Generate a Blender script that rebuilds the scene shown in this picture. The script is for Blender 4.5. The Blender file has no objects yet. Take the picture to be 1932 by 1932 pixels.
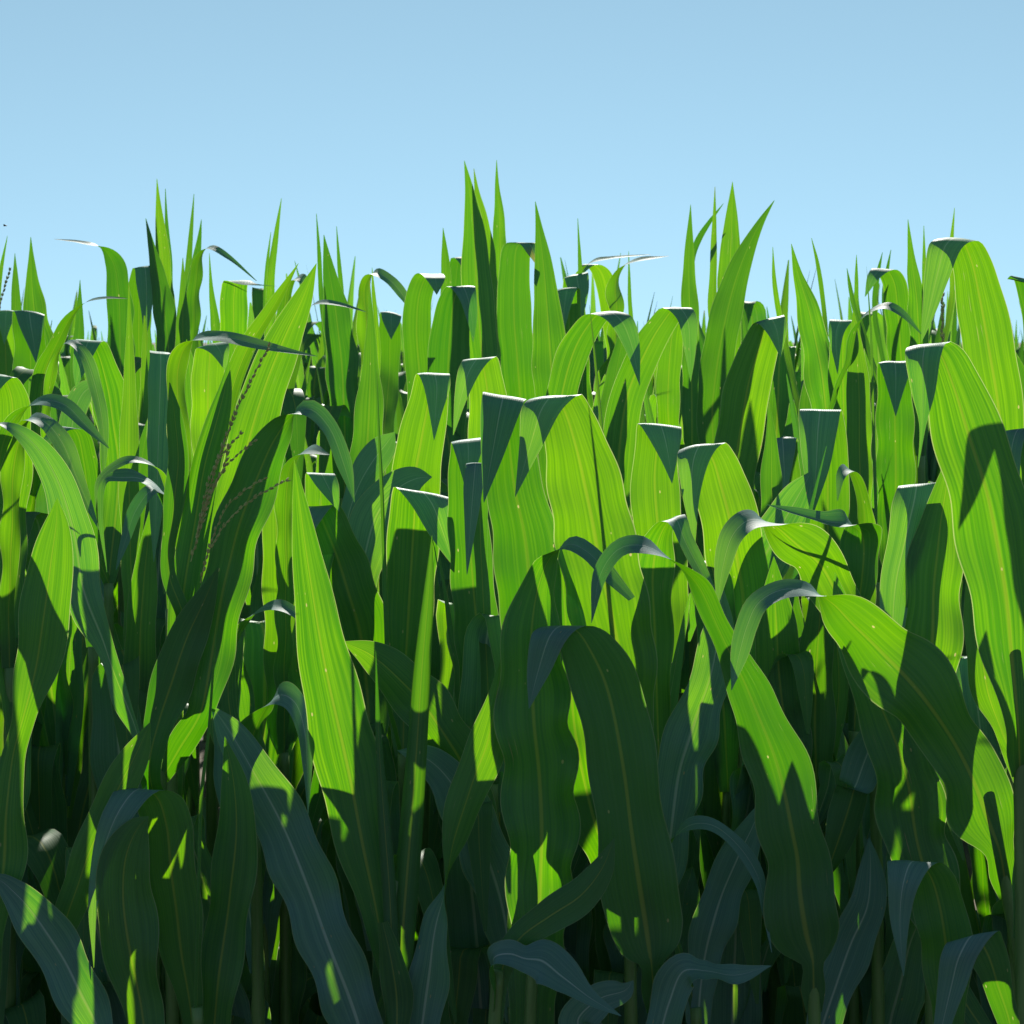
import bpy, math, random
from mathutils import Vector

# ------------------------------------------------------------------ scene, camera, light
S = bpy.context.scene
COL = S.collection
R = math.radians
F, CX, HY = 3874.0, 966.0, 644.0        # focal length, centre column, eye-level row (photo seen 1932 px wide)
CAMZ = 1.95                             # eye height; camera stands at the origin and looks along +Y

cam = bpy.data.cameras.new("camera")
cam.sensor_width = 36.0
cam.lens = 36.0 * F / 1932.0
cam.shift_y = -(966.0 - HY) / 1932.0
cam.clip_start, cam.clip_end = 0.05, 5000
cam.dof.use_dof = True
cam.dof.focus_distance = 3.0
cam.dof.aperture_fstop = 19
co = bpy.data.objects.new("camera", cam)
COL.objects.link(co)
co.location = (0, 0, CAMZ)
co.rotation_euler = (R(90), 0, 0)
S.camera = co

SUN_EL, SUN_AZ = 36.5, 3.0             # azimuth measured from straight ahead towards the right
w = bpy.data.worlds.new("World")
S.world = w
w.use_nodes = True
nt = w.node_tree
bg = nt.nodes["Background"]
sky = nt.nodes.new("ShaderNodeTexSky")
sky.sky_type = 'NISHITA'
sky.sun_disc = False
sky.sun_elevation = R(SUN_EL)
sky.sun_rotation = R(SUN_AZ)
sky.altitude = 1500
sky.air_density = 0.6
sky.dust_density = 0.0
sky.ozone_density = 2.5
# a clear sky: the hazy band right at the horizon is lowered out of view
wtc = nt.nodes.new("ShaderNodeTexCoord")
wmp = nt.nodes.new("ShaderNodeMapping")
wmp.inputs["Location"].default_value = (0.0, 0.0, 0.25)
nt.links.new(wtc.outputs["Generated"], wmp.inputs[0])
nt.links.new(wmp.outputs[0], sky.inputs[0])
tint = nt.nodes.new("ShaderNodeMix")
tint.data_type = 'RGBA'; tint.blend_type = 'MULTIPLY'
tint.inputs[0].default_value = 1.0
tint.inputs[7].default_value = (2.33, 2.20, 1.42, 1)
nt.links.new(sky.outputs[0], tint.inputs[6])
nt.links.new(tint.outputs[2], bg.inputs[0])
bg.inputs[1].default_value = 0.068

sl = bpy.data.lights.new("sun", 'SUN')
sl.energy = 5.0
sl.angle = R(0.53)
sl.color = (1.0, 0.95, 0.86)
so = bpy.data.objects.new("sun", sl)
COL.objects.link(so)
sd = Vector((math.sin(R(SUN_AZ)) * math.cos(R(SUN_EL)), math.cos(R(SUN_AZ)) * math.cos(R(SUN_EL)), math.sin(R(SUN_EL))))
so.rotation_euler = (-sd).to_track_quat('-Z', 'Y').to_euler()
so.location = (3, 8, 9)

S.view_settings.view_transform = 'Standard'
S.view_settings.look = 'None'
S.view_settings.exposure = 0.95
S.cycles.max_bounces = 10
S.cycles.diffuse_bounces = 5
S.cycles.transmission_bounces = 6

# ------------------------------------------------------------------ materials
class N:
    """tiny node-graph writer"""
    def __init__(s, name):
        s.m = bpy.data.materials.new(name)
        s.m.use_nodes = True
        s.t = s.m.node_tree
        s.t.nodes.clear()
    def n(s, typ, **kw):
        o = s.t.nodes.new(typ)
        for k, v in kw.items():
            setattr(o, k, v)
        return o
    def put(s, sock, v):
        if hasattr(v, "is_output") or hasattr(v, "links"):
            s.t.links.new(v, sock)
        elif isinstance(v, tuple) and len(v) == 3 and sock.type == 'RGBA':
            sock.default_value = (*v, 1)
        else:
            sock.default_value = v
    def math(s, op, a, b=0.0, c=0.0):
        o = s.n("ShaderNodeMath", operation=op)
        for i, v in enumerate((a, b, c)):
            s.put(o.inputs[i], v)
        return o.outputs[0]
    def ramp(s, x, a, b, lo=0.0, hi=1.0):
        o = s.n("ShaderNodeMapRange", interpolation_type='SMOOTHSTEP')
        for i, v in enumerate((x, a, b, lo, hi)):
            s.put(o.inputs[i], v)
        return o.outputs[0]
    def mix(s, f, a, b):
        o = s.n("ShaderNodeMix", data_type='RGBA')
        s.put(o.inputs[0], f); s.put(o.inputs[6], a); s.put(o.inputs[7], b)
        return o.outputs[2]
    def noise(s, vec, scale, detail=2.0, rough=0.5):
        o = s.n("ShaderNodeTexNoise")
        s.put(o.inputs["Vector"], vec); s.put(o.inputs["Scale"], scale)
        s.put(o.inputs["Detail"], detail); s.put(o.inputs["Roughness"], rough)
        return o.outputs["Fac"]
    def vec(s, x, y, z=0.0):
        o = s.n("ShaderNodeCombineXYZ")
        for i, v in enumerate((x, y, z)):
            s.put(o.inputs[i], v)
        return o.outputs[0]

def leaf_material():
    g = N("corn_leaf")
    uv = g.n("ShaderNodeUVMap", uv_map="UVMap").outputs[0]
    al = g.n("ShaderNodeSeparateXYZ"); g.put(al.inputs[0], g.n("ShaderNodeUVMap", uv_map="Along").outputs[0])
    sp = g.n("ShaderNodeSeparateXYZ"); g.put(sp.inputs[0], uv)
    u, v = sp.outputs[0], sp.outputs[1]
    rnd = g.n("ShaderNodeObjectInfo").outputs["Random"]
    off = g.math('MULTIPLY', rnd, 57.0)
    uc = g.math('ABSOLUTE', g.math('MULTIPLY_ADD', u, 2.0, -1.0))
    base_side = g.math('SUBTRACT', 1.0, al.outputs[0])
    rib = g.ramp(uc, g.math('MULTIPLY_ADD', base_side, 0.030, 0.006), g.math('MULTIPLY_ADD', base_side, 0.075, 0.030), 1.0, 0.0)
    edge = g.ramp(uc, 0.962, 0.99)
    # parallel veins and long soft streaks
    jit = g.noise(g.vec(g.math('MULTIPLY', u, 9.0), g.math('MULTIPLY', v, 3.0), off), 1.0)
    ang = g.math('MULTIPLY_ADD', u, 2 * math.pi * 21, g.math('MULTIPLY', jit, 7.0))
    vein = g.math('POWER', g.math('MULTIPLY_ADD', g.math('SINE', ang), 0.5, 0.5), 2.2)
    streak = g.noise(g.vec(g.math('MULTIPLY', u, 21.0), g.math('MULTIPLY', v, 2.2), off), 1.0, 3.0, 0.6)
    streak = g.ramp(streak, 0.32, 0.70)
    fine = g.noise(g.vec(g.math('MULTIPLY', u, 60.0), g.math('MULTIPLY', v, 14.0), off), 1.0, 2.0)
    patch = g.noise(g.vec(g.math('MULTIPLY', u, 1.2), g.math('MULTIPLY', v, 5.0), off), 1.0, 2.0)
    patch = g.ramp(patch, 0.30, 0.72)
    sn = g.n("ShaderNodeTexVoronoi", feature='F1')
    g.put(sn.inputs["Vector"], g.vec(g.math('MULTIPLY', u, 10.0), g.math('MULTIPLY', v, 60.0), off)); sn.inputs["Scale"].default_value = 1.0
    sel = g.n("ShaderNodeSeparateColor"); g.put(sel.inputs[0], sn.outputs["Color"])
    spot = g.math('MULTIPLY', g.ramp(sn.outputs["Distance"], 0.10, 0.2, 1.0, 0.0), g.math('GREATER_THAN', sel.outputs[0], 0.965))
    scar = g.math('MULTIPLY', g.ramp(fine, 0.69, 0.74), g.ramp(patch, 0.85, 0.98))
    dry = g.math('ADD', al.outputs[0], g.math('MULTIPLY_ADD', streak, 0.10, -0.05))
    lim = g.math('MULTIPLY_ADD', g.math('FRACT', g.math('MULTIPLY', rnd, 7.3)), 0.9, 0.955)
    dry = g.ramp(g.math('SUBTRACT', dry, lim), 0.0, 0.04)
    deep = g.math('FRACT', g.math('MULTIPLY', rnd, 13.7))
    # light let through
    t = g.mix(streak, (0.072, 0.285, 0.0), (0.205, 0.475, 0.0))
    t = g.mix(g.math('MULTIPLY', patch, 0.45), t, (0.060, 0.270, 0.0))
    t = g.mix(g.math('MULTIPLY', g.ramp(rnd, 0.0, 1.0), 0.35), t, (0.24, 0.44, 0.0))
    t = g.mix(g.math('MULTIPLY', vein, 0.28), t, (0.036, 0.165, 0.0))
    t = g.mix(g.math('MULTIPLY', rib, 0.36), t, (0.32, 0.37, 0.02))
    t = g.mix(g.math('MULTIPLY', edge, 0.65), t, (0.55, 0.58, 0.22))
    t = g.mix(g.math('MULTIPLY', g.ramp(deep, 0.30, 1.0), 0.70), t, (0.022, 0.150, 0.0))
    t = g.mix(spot, t, (0.5, 0.45, 0.15))
    t = g.mix(dry, t, (0.26, 0.22, 0.05))
    t = g.mix(scar, t, (0.4, 0.31, 0.15))
    # light thrown back: slate green above, sky sheen mixed into colour, deeper green beneath
    back = g.n("ShaderNodeNewGeometry").outputs["Backfacing"]
    up = g.mix(streak, (0.155, 0.300, 0.312), (0.200, 0.355, 0.372))
    dn = g.mix(streak, (0.070, 0.185, 0.068), (0.094, 0.225, 0.088))
    d = g.mix(back, up, dn)
    d = g.mix(g.math('MULTIPLY', patch, 0.25), d, (0.105, 0.200, 0.155))
    d = g.mix(g.math('MULTIPLY', vein, 0.25), d, (0.120, 0.230, 0.150))
    ribc = g.mix(back, (0.62, 0.72, 0.66), (0.38, 0.43, 0.11))
    d = g.mix(g.math('MULTIPLY', rib, 0.8), d, ribc)
    d = g.mix(g.math('MULTIPLY', edge, 0.7), d, (0.30, 0.36, 0.22))
    d = g.mix(spot, d, (0.40, 0.36, 0.2))
    d = g.mix(dry, d, (0.32, 0.25, 0.13))
    d = g.mix(scar, d, (0.42, 0.36, 0.2))
    bmp = g.n("ShaderNodeBump"); bmp.inputs["Strength"].default_value = 0.12; bmp.inputs["Distance"].default_value = 0.0012
    g.put(bmp.inputs["Height"], g.math('ADD', vein, g.math('ADD', g.math('MULTIPLY', fine, 0.8), g.math('MULTIPLY', rib, 1.5))))
    p = g.n("ShaderNodeBsdfPrincipled")
    g.put(p.inputs["Base Color"], d)
    g.put(p.inputs["Roughness"], g.math('MULTIPLY_ADD', fine, 0.2, 0.43))
    p.inputs["Specular IOR Level"].default_value = 0.42
    g.put(p.inputs["Normal"], bmp.outputs[0])
    tr = g.n("ShaderNodeBsdfTranslucent")
    g.put(tr.inputs["Color"], t)
    mx = g.n("ShaderNodeMixShader")
    mx.inputs[0].default_value = 0.50
    g.t.links.new(p.outputs[0], mx.inputs[1]); g.t.links.new(tr.outputs[0], mx.inputs[2])
    out = g.n("ShaderNodeOutputMaterial")
    g.t.links.new(mx.outputs[0], out.inputs[0])
    return g.m

def plain_material(name, c1, c2, scale, rough=0.6, bump=0.2, stretch=(1, 1, 1)):
    g = N(name)
    tc = g.n("ShaderNodeTexCoord").outputs["Object"]
    mp = g.n("ShaderNodeMapping"); g.put(mp.inputs[0], tc); mp.inputs["Scale"].default_value = stretch
    f = g.noise(mp.outputs[0], scale, 5.0, 0.6)
    p = g.n("ShaderNodeBsdfPrincipled")
    g.put(p.inputs["Base Color"], g.mix(g.ramp(f, 0.3, 0.7), c1, c2))
    p.inputs["Roughness"].default_value = rough
    b = g.n("ShaderNodeBump"); b.inputs["Strength"].default_value = bump; b.inputs["Distance"].default_value = 0.01
    g.put(b.inputs["Height"], f); g.put(p.inputs["Normal"], b.outputs[0])
    out = g.n("ShaderNodeOutputMaterial")
    g.t.links.new(p.outputs[0], out.inputs[0])
    return g.m

M_LEAF = leaf_material()
M_STALK = plain_material("corn_stalk", (0.085, 0.17, 0.05), (0.14, 0.24, 0.075), 9.0, 0.45, 0.1, (14, 14, 1))
M_TASSEL = plain_material("corn_tassel", (0.30, 0.30, 0.09), (0.50, 0.48, 0.20), 160.0, 0.7, 0.2)
M_SOIL = plain_material("soil", (0.035, 0.024, 0.016), (0.095, 0.068, 0.045), 6.0, 0.95, 0.8)
M_BUG = plain_material("insect_shell", (0.012, 0.010, 0.010), (0.03, 0.026, 0.024), 300.0, 0.5, 0.1)
M_WING = plain_material("insect_wing", (0.25, 0.25, 0.27), (0.32, 0.32, 0.34), 300.0, 0.4, 0.05)

# ------------------------------------------------------------------ mesh helpers
def link(name, verts, faces, mat, parent=None, uvs=None, smooth=True):
    me = bpy.data.meshes.new(name)
    me.from_pydata([tuple(v) for v in verts], [], faces)
    if uvs is not None:
        lay = me.uv_layers.new(name="UVMap")
        al = me.uv_layers.new(name="Along")
        for lp in me.loops:
            q = uvs[lp.vertex_index]
            lay.data[lp.index].uv = q[:2]
            al.data[lp.index].uv = (q[2], 0)
    me.materials.append(mat)
    if smooth:
        me.polygons.foreach_set("use_smooth", [True] * len(me.polygons))
    me.update()
    o = bpy.data.objects.new(name, me)
    COL.objects.link(o)
    if parent:
        o.parent = parent
    return o

def tag(o, label, cat, group=None, kind=None):
    if label: o["label"] = label
    if cat: o["category"] = cat
    if group: o["group"] = group
    if kind: o["kind"] = kind
    return o

def spline(pts, n):
    """Catmull-Rom (centripetal) through equal-length tuples, n samples, about even in arc length"""
    k = len(pts[0])
    P = [list(p) for p in pts]
    a = [2 * P[0][i] - P[1][i] for i in range(k)]
    b = [2 * P[-1][i] - P[-2][i] for i in range(k)]
    P = [a] + P + [b]
    dense = []
    for j in range(1, len(P) - 2):
        p0, p1, p2, p3 = P[j - 1:j + 3]
        def dist(x, y): return max(1e-6, math.sqrt(sum((x[i] - y[i]) ** 2 for i in range(3)))) ** 0.5
        t0 = 0; t1 = t0 + dist(p0, p1); t2 = t1 + dist(p1, p2); t3 = t2 + dist(p2, p3)
        for q in range(24):
            t = t1 + (t2 - t1) * q / 24.0
            o = []
            for i in range(k):
                A1 = (t1 - t) / (t1 - t0) * p0[i] + (t - t0) / (t1 - t0) * p1[i]
                A2 = (t2 - t) / (t2 - t1) * p1[i] + (t - t1) / (t2 - t1) * p2[i]
                A3 = (t3 - t) / (t3 - t2) * p2[i] + (t - t2) / (t3 - t2) * p3[i]
                B1 = (t2 - t) / (t2 - t0) * A1 + (t - t0) / (t2 - t0) * A2
                B2 = (t3 - t) / (t3 - t1) * A2 + (t - t1) / (t3 - t1) * A3
                o.append((t2 - t) / (t2 - t1) * B1 + (t - t1) / (t2 - t1) * B2)
            dense.append(o)
    dense.append(P[-2][:])
    L = [0.0]
    for i in range(1, len(dense)):
        L.append(L[-1] + math.sqrt(sum((dense[i][c] - dense[i - 1][c]) ** 2 for c in range(3))))
    out, j = [], 0
    for i in range(n):
        s = L[-1] * i / (n - 1)
        while j < len(L) - 2 and L[j + 1] < s: j += 1
        f = (s - L[j]) / max(1e-9, L[j + 1] - L[j])
        out.append([dense[j][c] + f * (dense[j + 1][c] - dense[j][c]) for c in range(k)])
    return out, L[-1]

def blade(rows, length, rng, cols=8, fold=0.25, ripple=1.0, roll=0.0, crest=-1):
    """rows: (x,y,z,width,cx,cy,cz) along the spine, base to tip -> verts, faces, uvs of one leaf"""
    n = len(rows)
    lam1, lam2 = rng.uniform(.085, .14), rng.uniform(.085, .14)
    ph1, ph2 = rng.uniform(0, 6.28), rng.uniform(0, 6.28)
    am1, am2 = rng.uniform(.07, .17) * ripple, rng.uniform(.07, .17) * ripple
    sh1, sh2 = rng.uniform(-.05, .30), rng.uniform(-.05, .30)
    ss, tt = rng.uniform(.8, 1.3), rng.uniform(0, 6.28)
    V, Fc, UV = [], [], []
    P = [Vector(r[:3]) for r in rows]
    prevC = None
    for i, r in enumerate(rows):
        T = (P[min(n - 1, i + 1)] - P[max(0, i - 1)])
        T = T.normalized() if T.length > 1e-9 else Vector((0, 0, 1))
        C = Vector(r[4:7])
        C = C - T * (C.dot(T) * (r[7] if len(r) > 7 else 1.0))
        if C.length < 0.12:
            C = (prevC - T * prevC.dot(T)) if prevC is not None else Vector((1, 0, 0)) - T * T.x
        C.normalize()
        if prevC is not None and C.dot(prevC) < -0.3:
            pass
        prevC = C
        Nn = T.cross(C)                       # upper side of the blade
        s = i / (n - 1.0)
        hw = max(0.0003, r[3] * 0.5)
        fo = fold * (1.0 - 0.55 * s)
        win = min(1.0, s * 5) * min(1.0, (1 - s) * 2.2)
        d = s * length
        for c in range(cols + 1):
            uu = -1 + 2.0 * c / cols
            au = abs(uu)
            wv = 0.0
            if uu > 0: wv = am1 * math.sin(d / lam1 * 6.283 + ph1)
            elif uu < 0: wv = am2 * math.sin(d / lam2 * 6.283 + ph2)
            h = hw * (fo * (au ** 1.3) + 2.0 * wv * win * au ** 1.8)
            if crest >= 0:
                h -= hw * (sh1 if uu > 0 else sh2) * au ** 2.2 * math.exp(-((s - crest) / .07) ** 2)
            h += (0.05 * math.sin(d / (lam1 * 2.7) * 6.283 + tt) + 0.085 * ripple * math.sin(d / (lam2 * 1.15) * 6.283 + ph1 + uu * 0.9)) * hw * ss * win
            if roll > 0:
                th = uu * roll
                q = P[i] + C * (hw * math.sin(th) / max(.3, math.sin(min(roll, 1.57)))) + Nn * hw * (1 - math.cos(th))
            else:
                wm = 1.0 + (0.10 * ripple * win * math.sin(d / (lam1 if uu > 0 else lam2) * 6.283 + (ph1 if uu > 0 else ph2) + 1.2))
                q = P[i] + C * (uu * hw * wm * (1 - 0.10 * fo)) + Nn * h
            V.append(q)
            UV.append((0.5 + uu * 0.5, d, s))
    k = cols + 1
    for i in range(n - 1):
        for c in range(cols):
            a = i * k + c
            Fc.append((a, a + k, a + k + 1, a + 1))
    return V, Fc, UV

def tube(path, radii, seg=9):
    V, Fc = [], []
    n = len(path)
    for i, p in enumerate(path):
        p = Vector(p)
        T = (Vector(path[min(n - 1, i + 1)]) - Vector(path[max(0, i - 1)])).normalized()
        a = T.cross(Vector((0, 1, 0.01))).normalized(); b = T.cross(a)
        for j in range(seg):
            an = 6.28318 * j / seg
            V.append(p + (a * math.cos(an) + b * math.sin(an)) * radii[i])
    for i in range(n - 1):
        for j in range(seg):
            Fc.append((i * seg + j, i * seg + (j + 1) % seg, (i + 1) * seg + (j + 1) % seg, (i + 1) * seg + j))
    Fc.append(tuple(range((n - 1) * seg, n * seg)))
    return V, Fc

def stalk_mesh(path, r0, r1):
    """round stem with swollen nodes and the leaf sheaths stepping in at each of them"""
    pts, length = spline([tuple(p) for p in path], 60)
    rad = []
    for i, p in enumerate(pts):
        s = i / 59.0
        r = r0 + (r1 - r0) * s
        z = p[2]
        fr = (z / 0.17) % 1.0
        r *= 1.0 + 0.16 * math.exp(-((fr - 0.06) / 0.05) ** 2) + 0.07 * fr
        rad.append(r)
    return tube([p[:3] for p in pts], rad, 10)

def at(x, y, D):
    return Vector(((x - CX) / F * D, D, CAMZ - (y - HY) / F * D))

def spikelet_chain(V, Fc, path, rng, size):
    """seed-like spikelets set along a thin axis"""
    a, b = tube(path, [size * 0.30] * len(path), 5)
    o = len(V); V += a; Fc += [tuple(i + o for i in f) for f in b]
    n = len(path)
    for i in range(1, n):
        p = Vector(path[i]); T = (p - Vector(path[i - 1])).normalized()
        for sgn in (-1, 1):
            side = T.cross(Vector((rng.uniform(-1, 1), rng.uniform(-1, 1), rng.uniform(-1, 1)))).normalized()
            d = (T * 0.9 + side * 0.35).normalized()
            L = size * rng.uniform(3.4, 4.6); wd = size * rng.uniform(0.65, 0.95)
            e = d.cross(side).normalized(); sd2 = d.cross(e)
            o = len(V)
            V.append(p)
            for ring, rr in ((0.3, 1.0), (0.65, 0.85)):
                for j in range(5):
                    an = j * 1.2566
                    V.append(p + d * L * ring + (e * math.cos(an) + sd2 * math.sin(an)) * wd * rr)
            V.append(p + d * L)
            for j in range(5):
                k2 = (j + 1) % 5
                Fc.append((o, o + 1 + k2, o + 1 + j))
                Fc.append((o + 1 + j, o + 1 + k2, o + 6 + k2, o + 6 + j))
                Fc.append((o + 6 + j, o + 6 + k2, o + 11))

# ------------------------------------------------------------------ setting
gs = 3000.0
gv, gf = [], []
xs = [-gs, -60, -20, -8] + [-6 + .5 * i for i in range(25)] + [8, 20, 60, gs]
ys = [-gs, -60, -10, -2] + [0.25 * i for i in range(57)] + [20, 60, gs]
rg = random.Random(5)
for yy in ys:
    for xx in xs:
        gv.append((xx, yy, (0.02 * math.sin(yy / 0.75 * 6.283) + rg.uniform(-.015, .015)) if abs(xx) < 7 and -1 < yy < 15 else 0.0))
nx = len(xs)
for j in range(len(ys) - 1):
    for i in range(nx - 1):
        gf.append((j * nx + i, j * nx + i + 1, (j + 1) * nx + i + 1, (j + 1) * nx + i))
tag(link("ground", gv, gf, M_SOIL), "dark bare soil under the corn", "ground", kind="structure")

# ------------------------------------------------------------------ plants drawn leaf by leaf
PLANT_NO = [0]
def new_plant(loc, label, group):
    o = bpy.data.objects.new("corn_plant", None)
    o.empty_display_size = 0.1
    COL.objects.link(o)
    o.location = loc
    return tag(o, label, "corn plant", group)

def cross_of(a, b=35.0):
    a, b = R(a), R(b)
    return (math.cos(a), math.sin(a) * math.cos(b), math.sin(a) * math.sin(b))

def traced_leaf(spec, plant, base, stalk_at, D, rng, hi=True):
    """spec = (type, 'x,y,width ...', options); the leaf keeps real size and its own depth off the stem"""
    typ, txt = spec[0], spec[1]
    opt = spec[2] if len(spec) > 2 else {}
    pts = [tuple(float(q) for q in t.split(',')) for t in txt.split()]
    off = opt.get('z', 0.0)
    n = len(pts)
    top = min(range(n), key=lambda i: pts[i][1])
    ctl = []
    a0 = opt.get('a', {'F': 0, 'S': 0, 'D': 0, 'U': 180, 'R': 52, 'L': -52}[typ])
    jit = rng.uniform(-14, 14) if typ in 'SF' and 'a' not in opt else 0
    tilt = rng.uniform(-.09, .09) if typ == 'F' else 0.0
    for i, (x, y, wd) in enumerate(pts):
        dz = 0.0
        if typ == 'F':
            if i <= top: dz = opt.get('rise', 0.16) * (pts[i][1] - pts[top][1]) * D / F
            else: dz = -opt.get('out', 0.019) - 0.10 * (y - pts[top][1]) * D / F
        elif typ in 'RL':
            dz = -0.10 * (i / (n - 1.0))
        elif typ == 'U':
            dz = opt.get('rise', 0.30) * (pts[0][1] - y) * D / F
        elif typ == 'S':
            dz = 0.06 * (pts[0][1] - y) * D / F
        a = a0 + jit
        if 'tw' in opt:
            a = a0 + opt['tw'][i]
        if typ == 'U':
            c = (math.cos(R(a)), math.sin(R(a)), 0)
        else:
            c = cross_of(a, opt.get('b', 35.0))
            c = (c[0], c[1], c[2] + tilt)
        k = 1.0
        if typ in 'RL': k = 1.45
        P = at(x, y, D + off + dz)
        if 'dz' in opt: P = at(x, y, D + off + opt['dz'][i])
        near = math.exp(-((y - pts[top][1]) / 75.0) ** 2) if typ == 'F' else 0.0
        ctl.append((P.x, P.y, P.z, wd * k * D / F, *c, 1.0 - 0.85 * near))
    # run the blade down to the stem it grows from
    p0 = Vector(ctl[0][:3])
    q = stalk_at(p0.z)
    h = math.hypot(p0.x - q.x, p0.y - q.y)
    j = stalk_at(p0.z - max(0.07, 1.25 * h) )
    w0 = ctl[0][3]
    mid = p0.lerp(j, 0.55); 
    pre = [(j.x, j.y, j.z, min(0.022, w0), *ctl[0][4:8]), (mid.x, mid.y, mid.z, min(w0, 0.75 * w0 + 0.008), *ctl[0][4:8])]
    ctl = pre + ctl
    rows, length = spline(ctl, 84 if hi else 52)
    crest = -1
    if typ == 'F':
        kk = min(range(len(rows)), key=lambda i: (Vector(rows[i][:3]) - Vector(ctl[top + 2][:3])).length)
        crest = kk / (len(rows) - 1.0)
    V, Fc, UV = blade(rows, length, rng, 10 if hi else 6, opt.get('fold', {'F': 0.05, 'S': 0.45}.get(typ, 0.22)), opt.get('rip', 1.0) * (0.7 if typ == 'F' else 1.0), opt.get('roll', 0.0), crest)
    V = [v - base for v in V]
    return link("leaf", V, Fc, M_LEAF, plant, UV)

def traced_plant(label, D, stalk, leaves, group, tassel=None, hi=True):
    PLANT_NO[0] += 1
    rng = random.Random(100 + PLANT_NO[0])
    P = [at(x, y, D) for x, y in stalk]               # top to bottom
    lo = P[-1]
    if len(P) > 1:
        d = (P[-1] - P[-2])
        g = P[-1] + d * min(0.6 / max(.05, -d.z), (lo.z - 0.0) / max(.05, -d.z)) * 0.5
        base = Vector((g.x, D, 0))
    else:
        base = Vector((lo.x, D, 0))
    path = [base] + P[::-1]
    dense, _ = spline([tuple(p) for p in path], 60)
    def stalk_at(z):
        z = max(0.05, z)
        for i in range(59):
            if dense[i][2] <= z <= dense[i + 1][2]:
                f = (z - dense[i][2]) / max(1e-6, dense[i + 1][2] - dense[i][2])
                return Vector([dense[i][c] + f * (dense[i + 1][c] - dense[i][c]) for c in range(3)])
        e = Vector(dense[59][:3])
        return Vector((e.x, e.y, min(z, e.z)))
    pl = new_plant(base, label, group)
    V, Fc = stalk_mesh([p - base for p in path], 0.0125, 0.0075)
    link("stalk", V, Fc, M_STALK, pl)
    for sp in leaves:
        traced_leaf(sp, pl, base, stalk_at, D, rng, hi)
    if tassel:
        main = None
        for br, size in tassel:
            V, Fc = [], []
            pp = [tuple(at(x, y, D - .12)) for x, y in br]
            c, L = spline(pp, 30)
            c, L = spline(pp, max(5, int(L / 0.0075)))
            spikelet_chain(V, Fc, [tuple(Vector(q[:3]) - base) for q in c], rng, size)
            o = link("branch" if main else "tassel", V, Fc, M_TASSEL, main or pl, smooth=False)
            main = main or o
    return pl

G1, G2, G3 = "corn plants along the front edge of the field", "corn plants in the rows just behind the front edge", "corn plants whose spiky tops stand on the skyline"

# front edge of the field
traced_plant("corn plant with broad dark leaf, grey tip folded down left, on a bare pale stalk", 2.70, [(1212, 1660), (1227, 1790), (1237, 1932)], [
 ('F', "1229,1818,46 1226,1800,96 1219,1748,145 1194,1588,135 1177,1455,128 1146,1300,130 1118,1235,112 1088,1190,95 1064,1180,86 1040,1196,70 1015,1268,42 998,1337,1", {'rip': .8, 'z': -.022, 'rise': .01}),
 ('D', "1240,1990,55 1262,1892,75 1290,1832,65 1330,1833,55 1385,1840,42 1455,1822,1", {'z': -.05, 'a': 150, 'b': 40}),
 ('D', "1215,2010,40 1090,1930,70 1130,1885,62 1180,1868,34 1195,1850,1", {'z': -.07, 'a': 175, 'b': 40}),
], G1)
traced_plant("corn plant with long wavy dark leaf, torn bright tip arching over the big lit pair", 2.72, [(1008, 1765), (1000, 1932)], [
 ('D', "1000,1960,85 1017,1721,118 1021,1521,142 1006,1338,140 1003,1190,108 1018,1100,64 1040,1050,46 1075,1026,44 1112,1044,40 1150,1086,34 1192,1130,16", {'tw': [0, 0, 0, 0, 0, 10, 35, 55, 60, 50, 40], 'b': 40, 'dz': [.03, .02, .01, 0, 0, 0, 0, -.02, -.04, -.06, -.08], 'rip': 1.1}),
 ('S', "975,1875,26 977,1780,48 985,1705,46 1000,1610,38 1005,1500,1", {'z': .06}),
], G1)
traced_plant("corn plant with wide sun-dappled leaf on a bare pale stalk, right of bottom middle", 2.70, [(1512, 1660), (1530, 1790), (1537, 1932)], [
 ('D', "1534,1818,46 1531,1800,96 1522,1765,142 1510,1688,128 1505,1621,124 1495,1571,122 1475,1475,120 1452,1400,108 1420,1325,92 1392,1262,64 1350,1175,52 1310,1095,56 1260,1052,60 1215,1030,50 1170,1034,36 1135,1078,30 1116,1175,1",
  {'z': -.016, 'tw': [0, 0, 0, 0, 0, 0, 0, -8, -12, -20, -30, -35, -45, -52, -45, -30, -20], 'b': 48, 'dz': [0, 0, 0, 0, 0, 0, 0, -.005, -.01, -.015, -.02, -.03, -.05, -.06, -.07, -.08, -.09]}),
], G1)
traced_plant("leaning corn plant whose huge leaf sweeps up left and arches over, lower right", 2.74, [(1862, 1480), (1885, 1605), (1913, 1755), (1932, 1900)], [
 ('D', "1886,1605,60 1865,1548,128 1828,1455,116 1788,1381,116 1721,1290,150 1662,1230,140 1612,1180,112 1572,1140,78 1530,1118,52 1475,1113,46 1430,1138,44 1410,1180,40 1396,1230,34 1380,1302,1",
  {'z': -.016, 'tw': [0, 0, 0, 0, 0, 0, -10, -25, -45, -55, -50, -30, -10, 0], 'b': 40, 'dz': [0, 0, 0, -.01, -.02, -.03, -.04, -.05, -.06, -.08, -.10, -.11, -.12, -.13]}),
 ('D', "1800,1850,50 1772,1720,110 1738,1621,128 1715,1488,130 1688,1395,112 1645,1295,86 1608,1205,60 1585,1130,30 1575,1080,1", {'z': .08}),
], G1)
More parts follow.
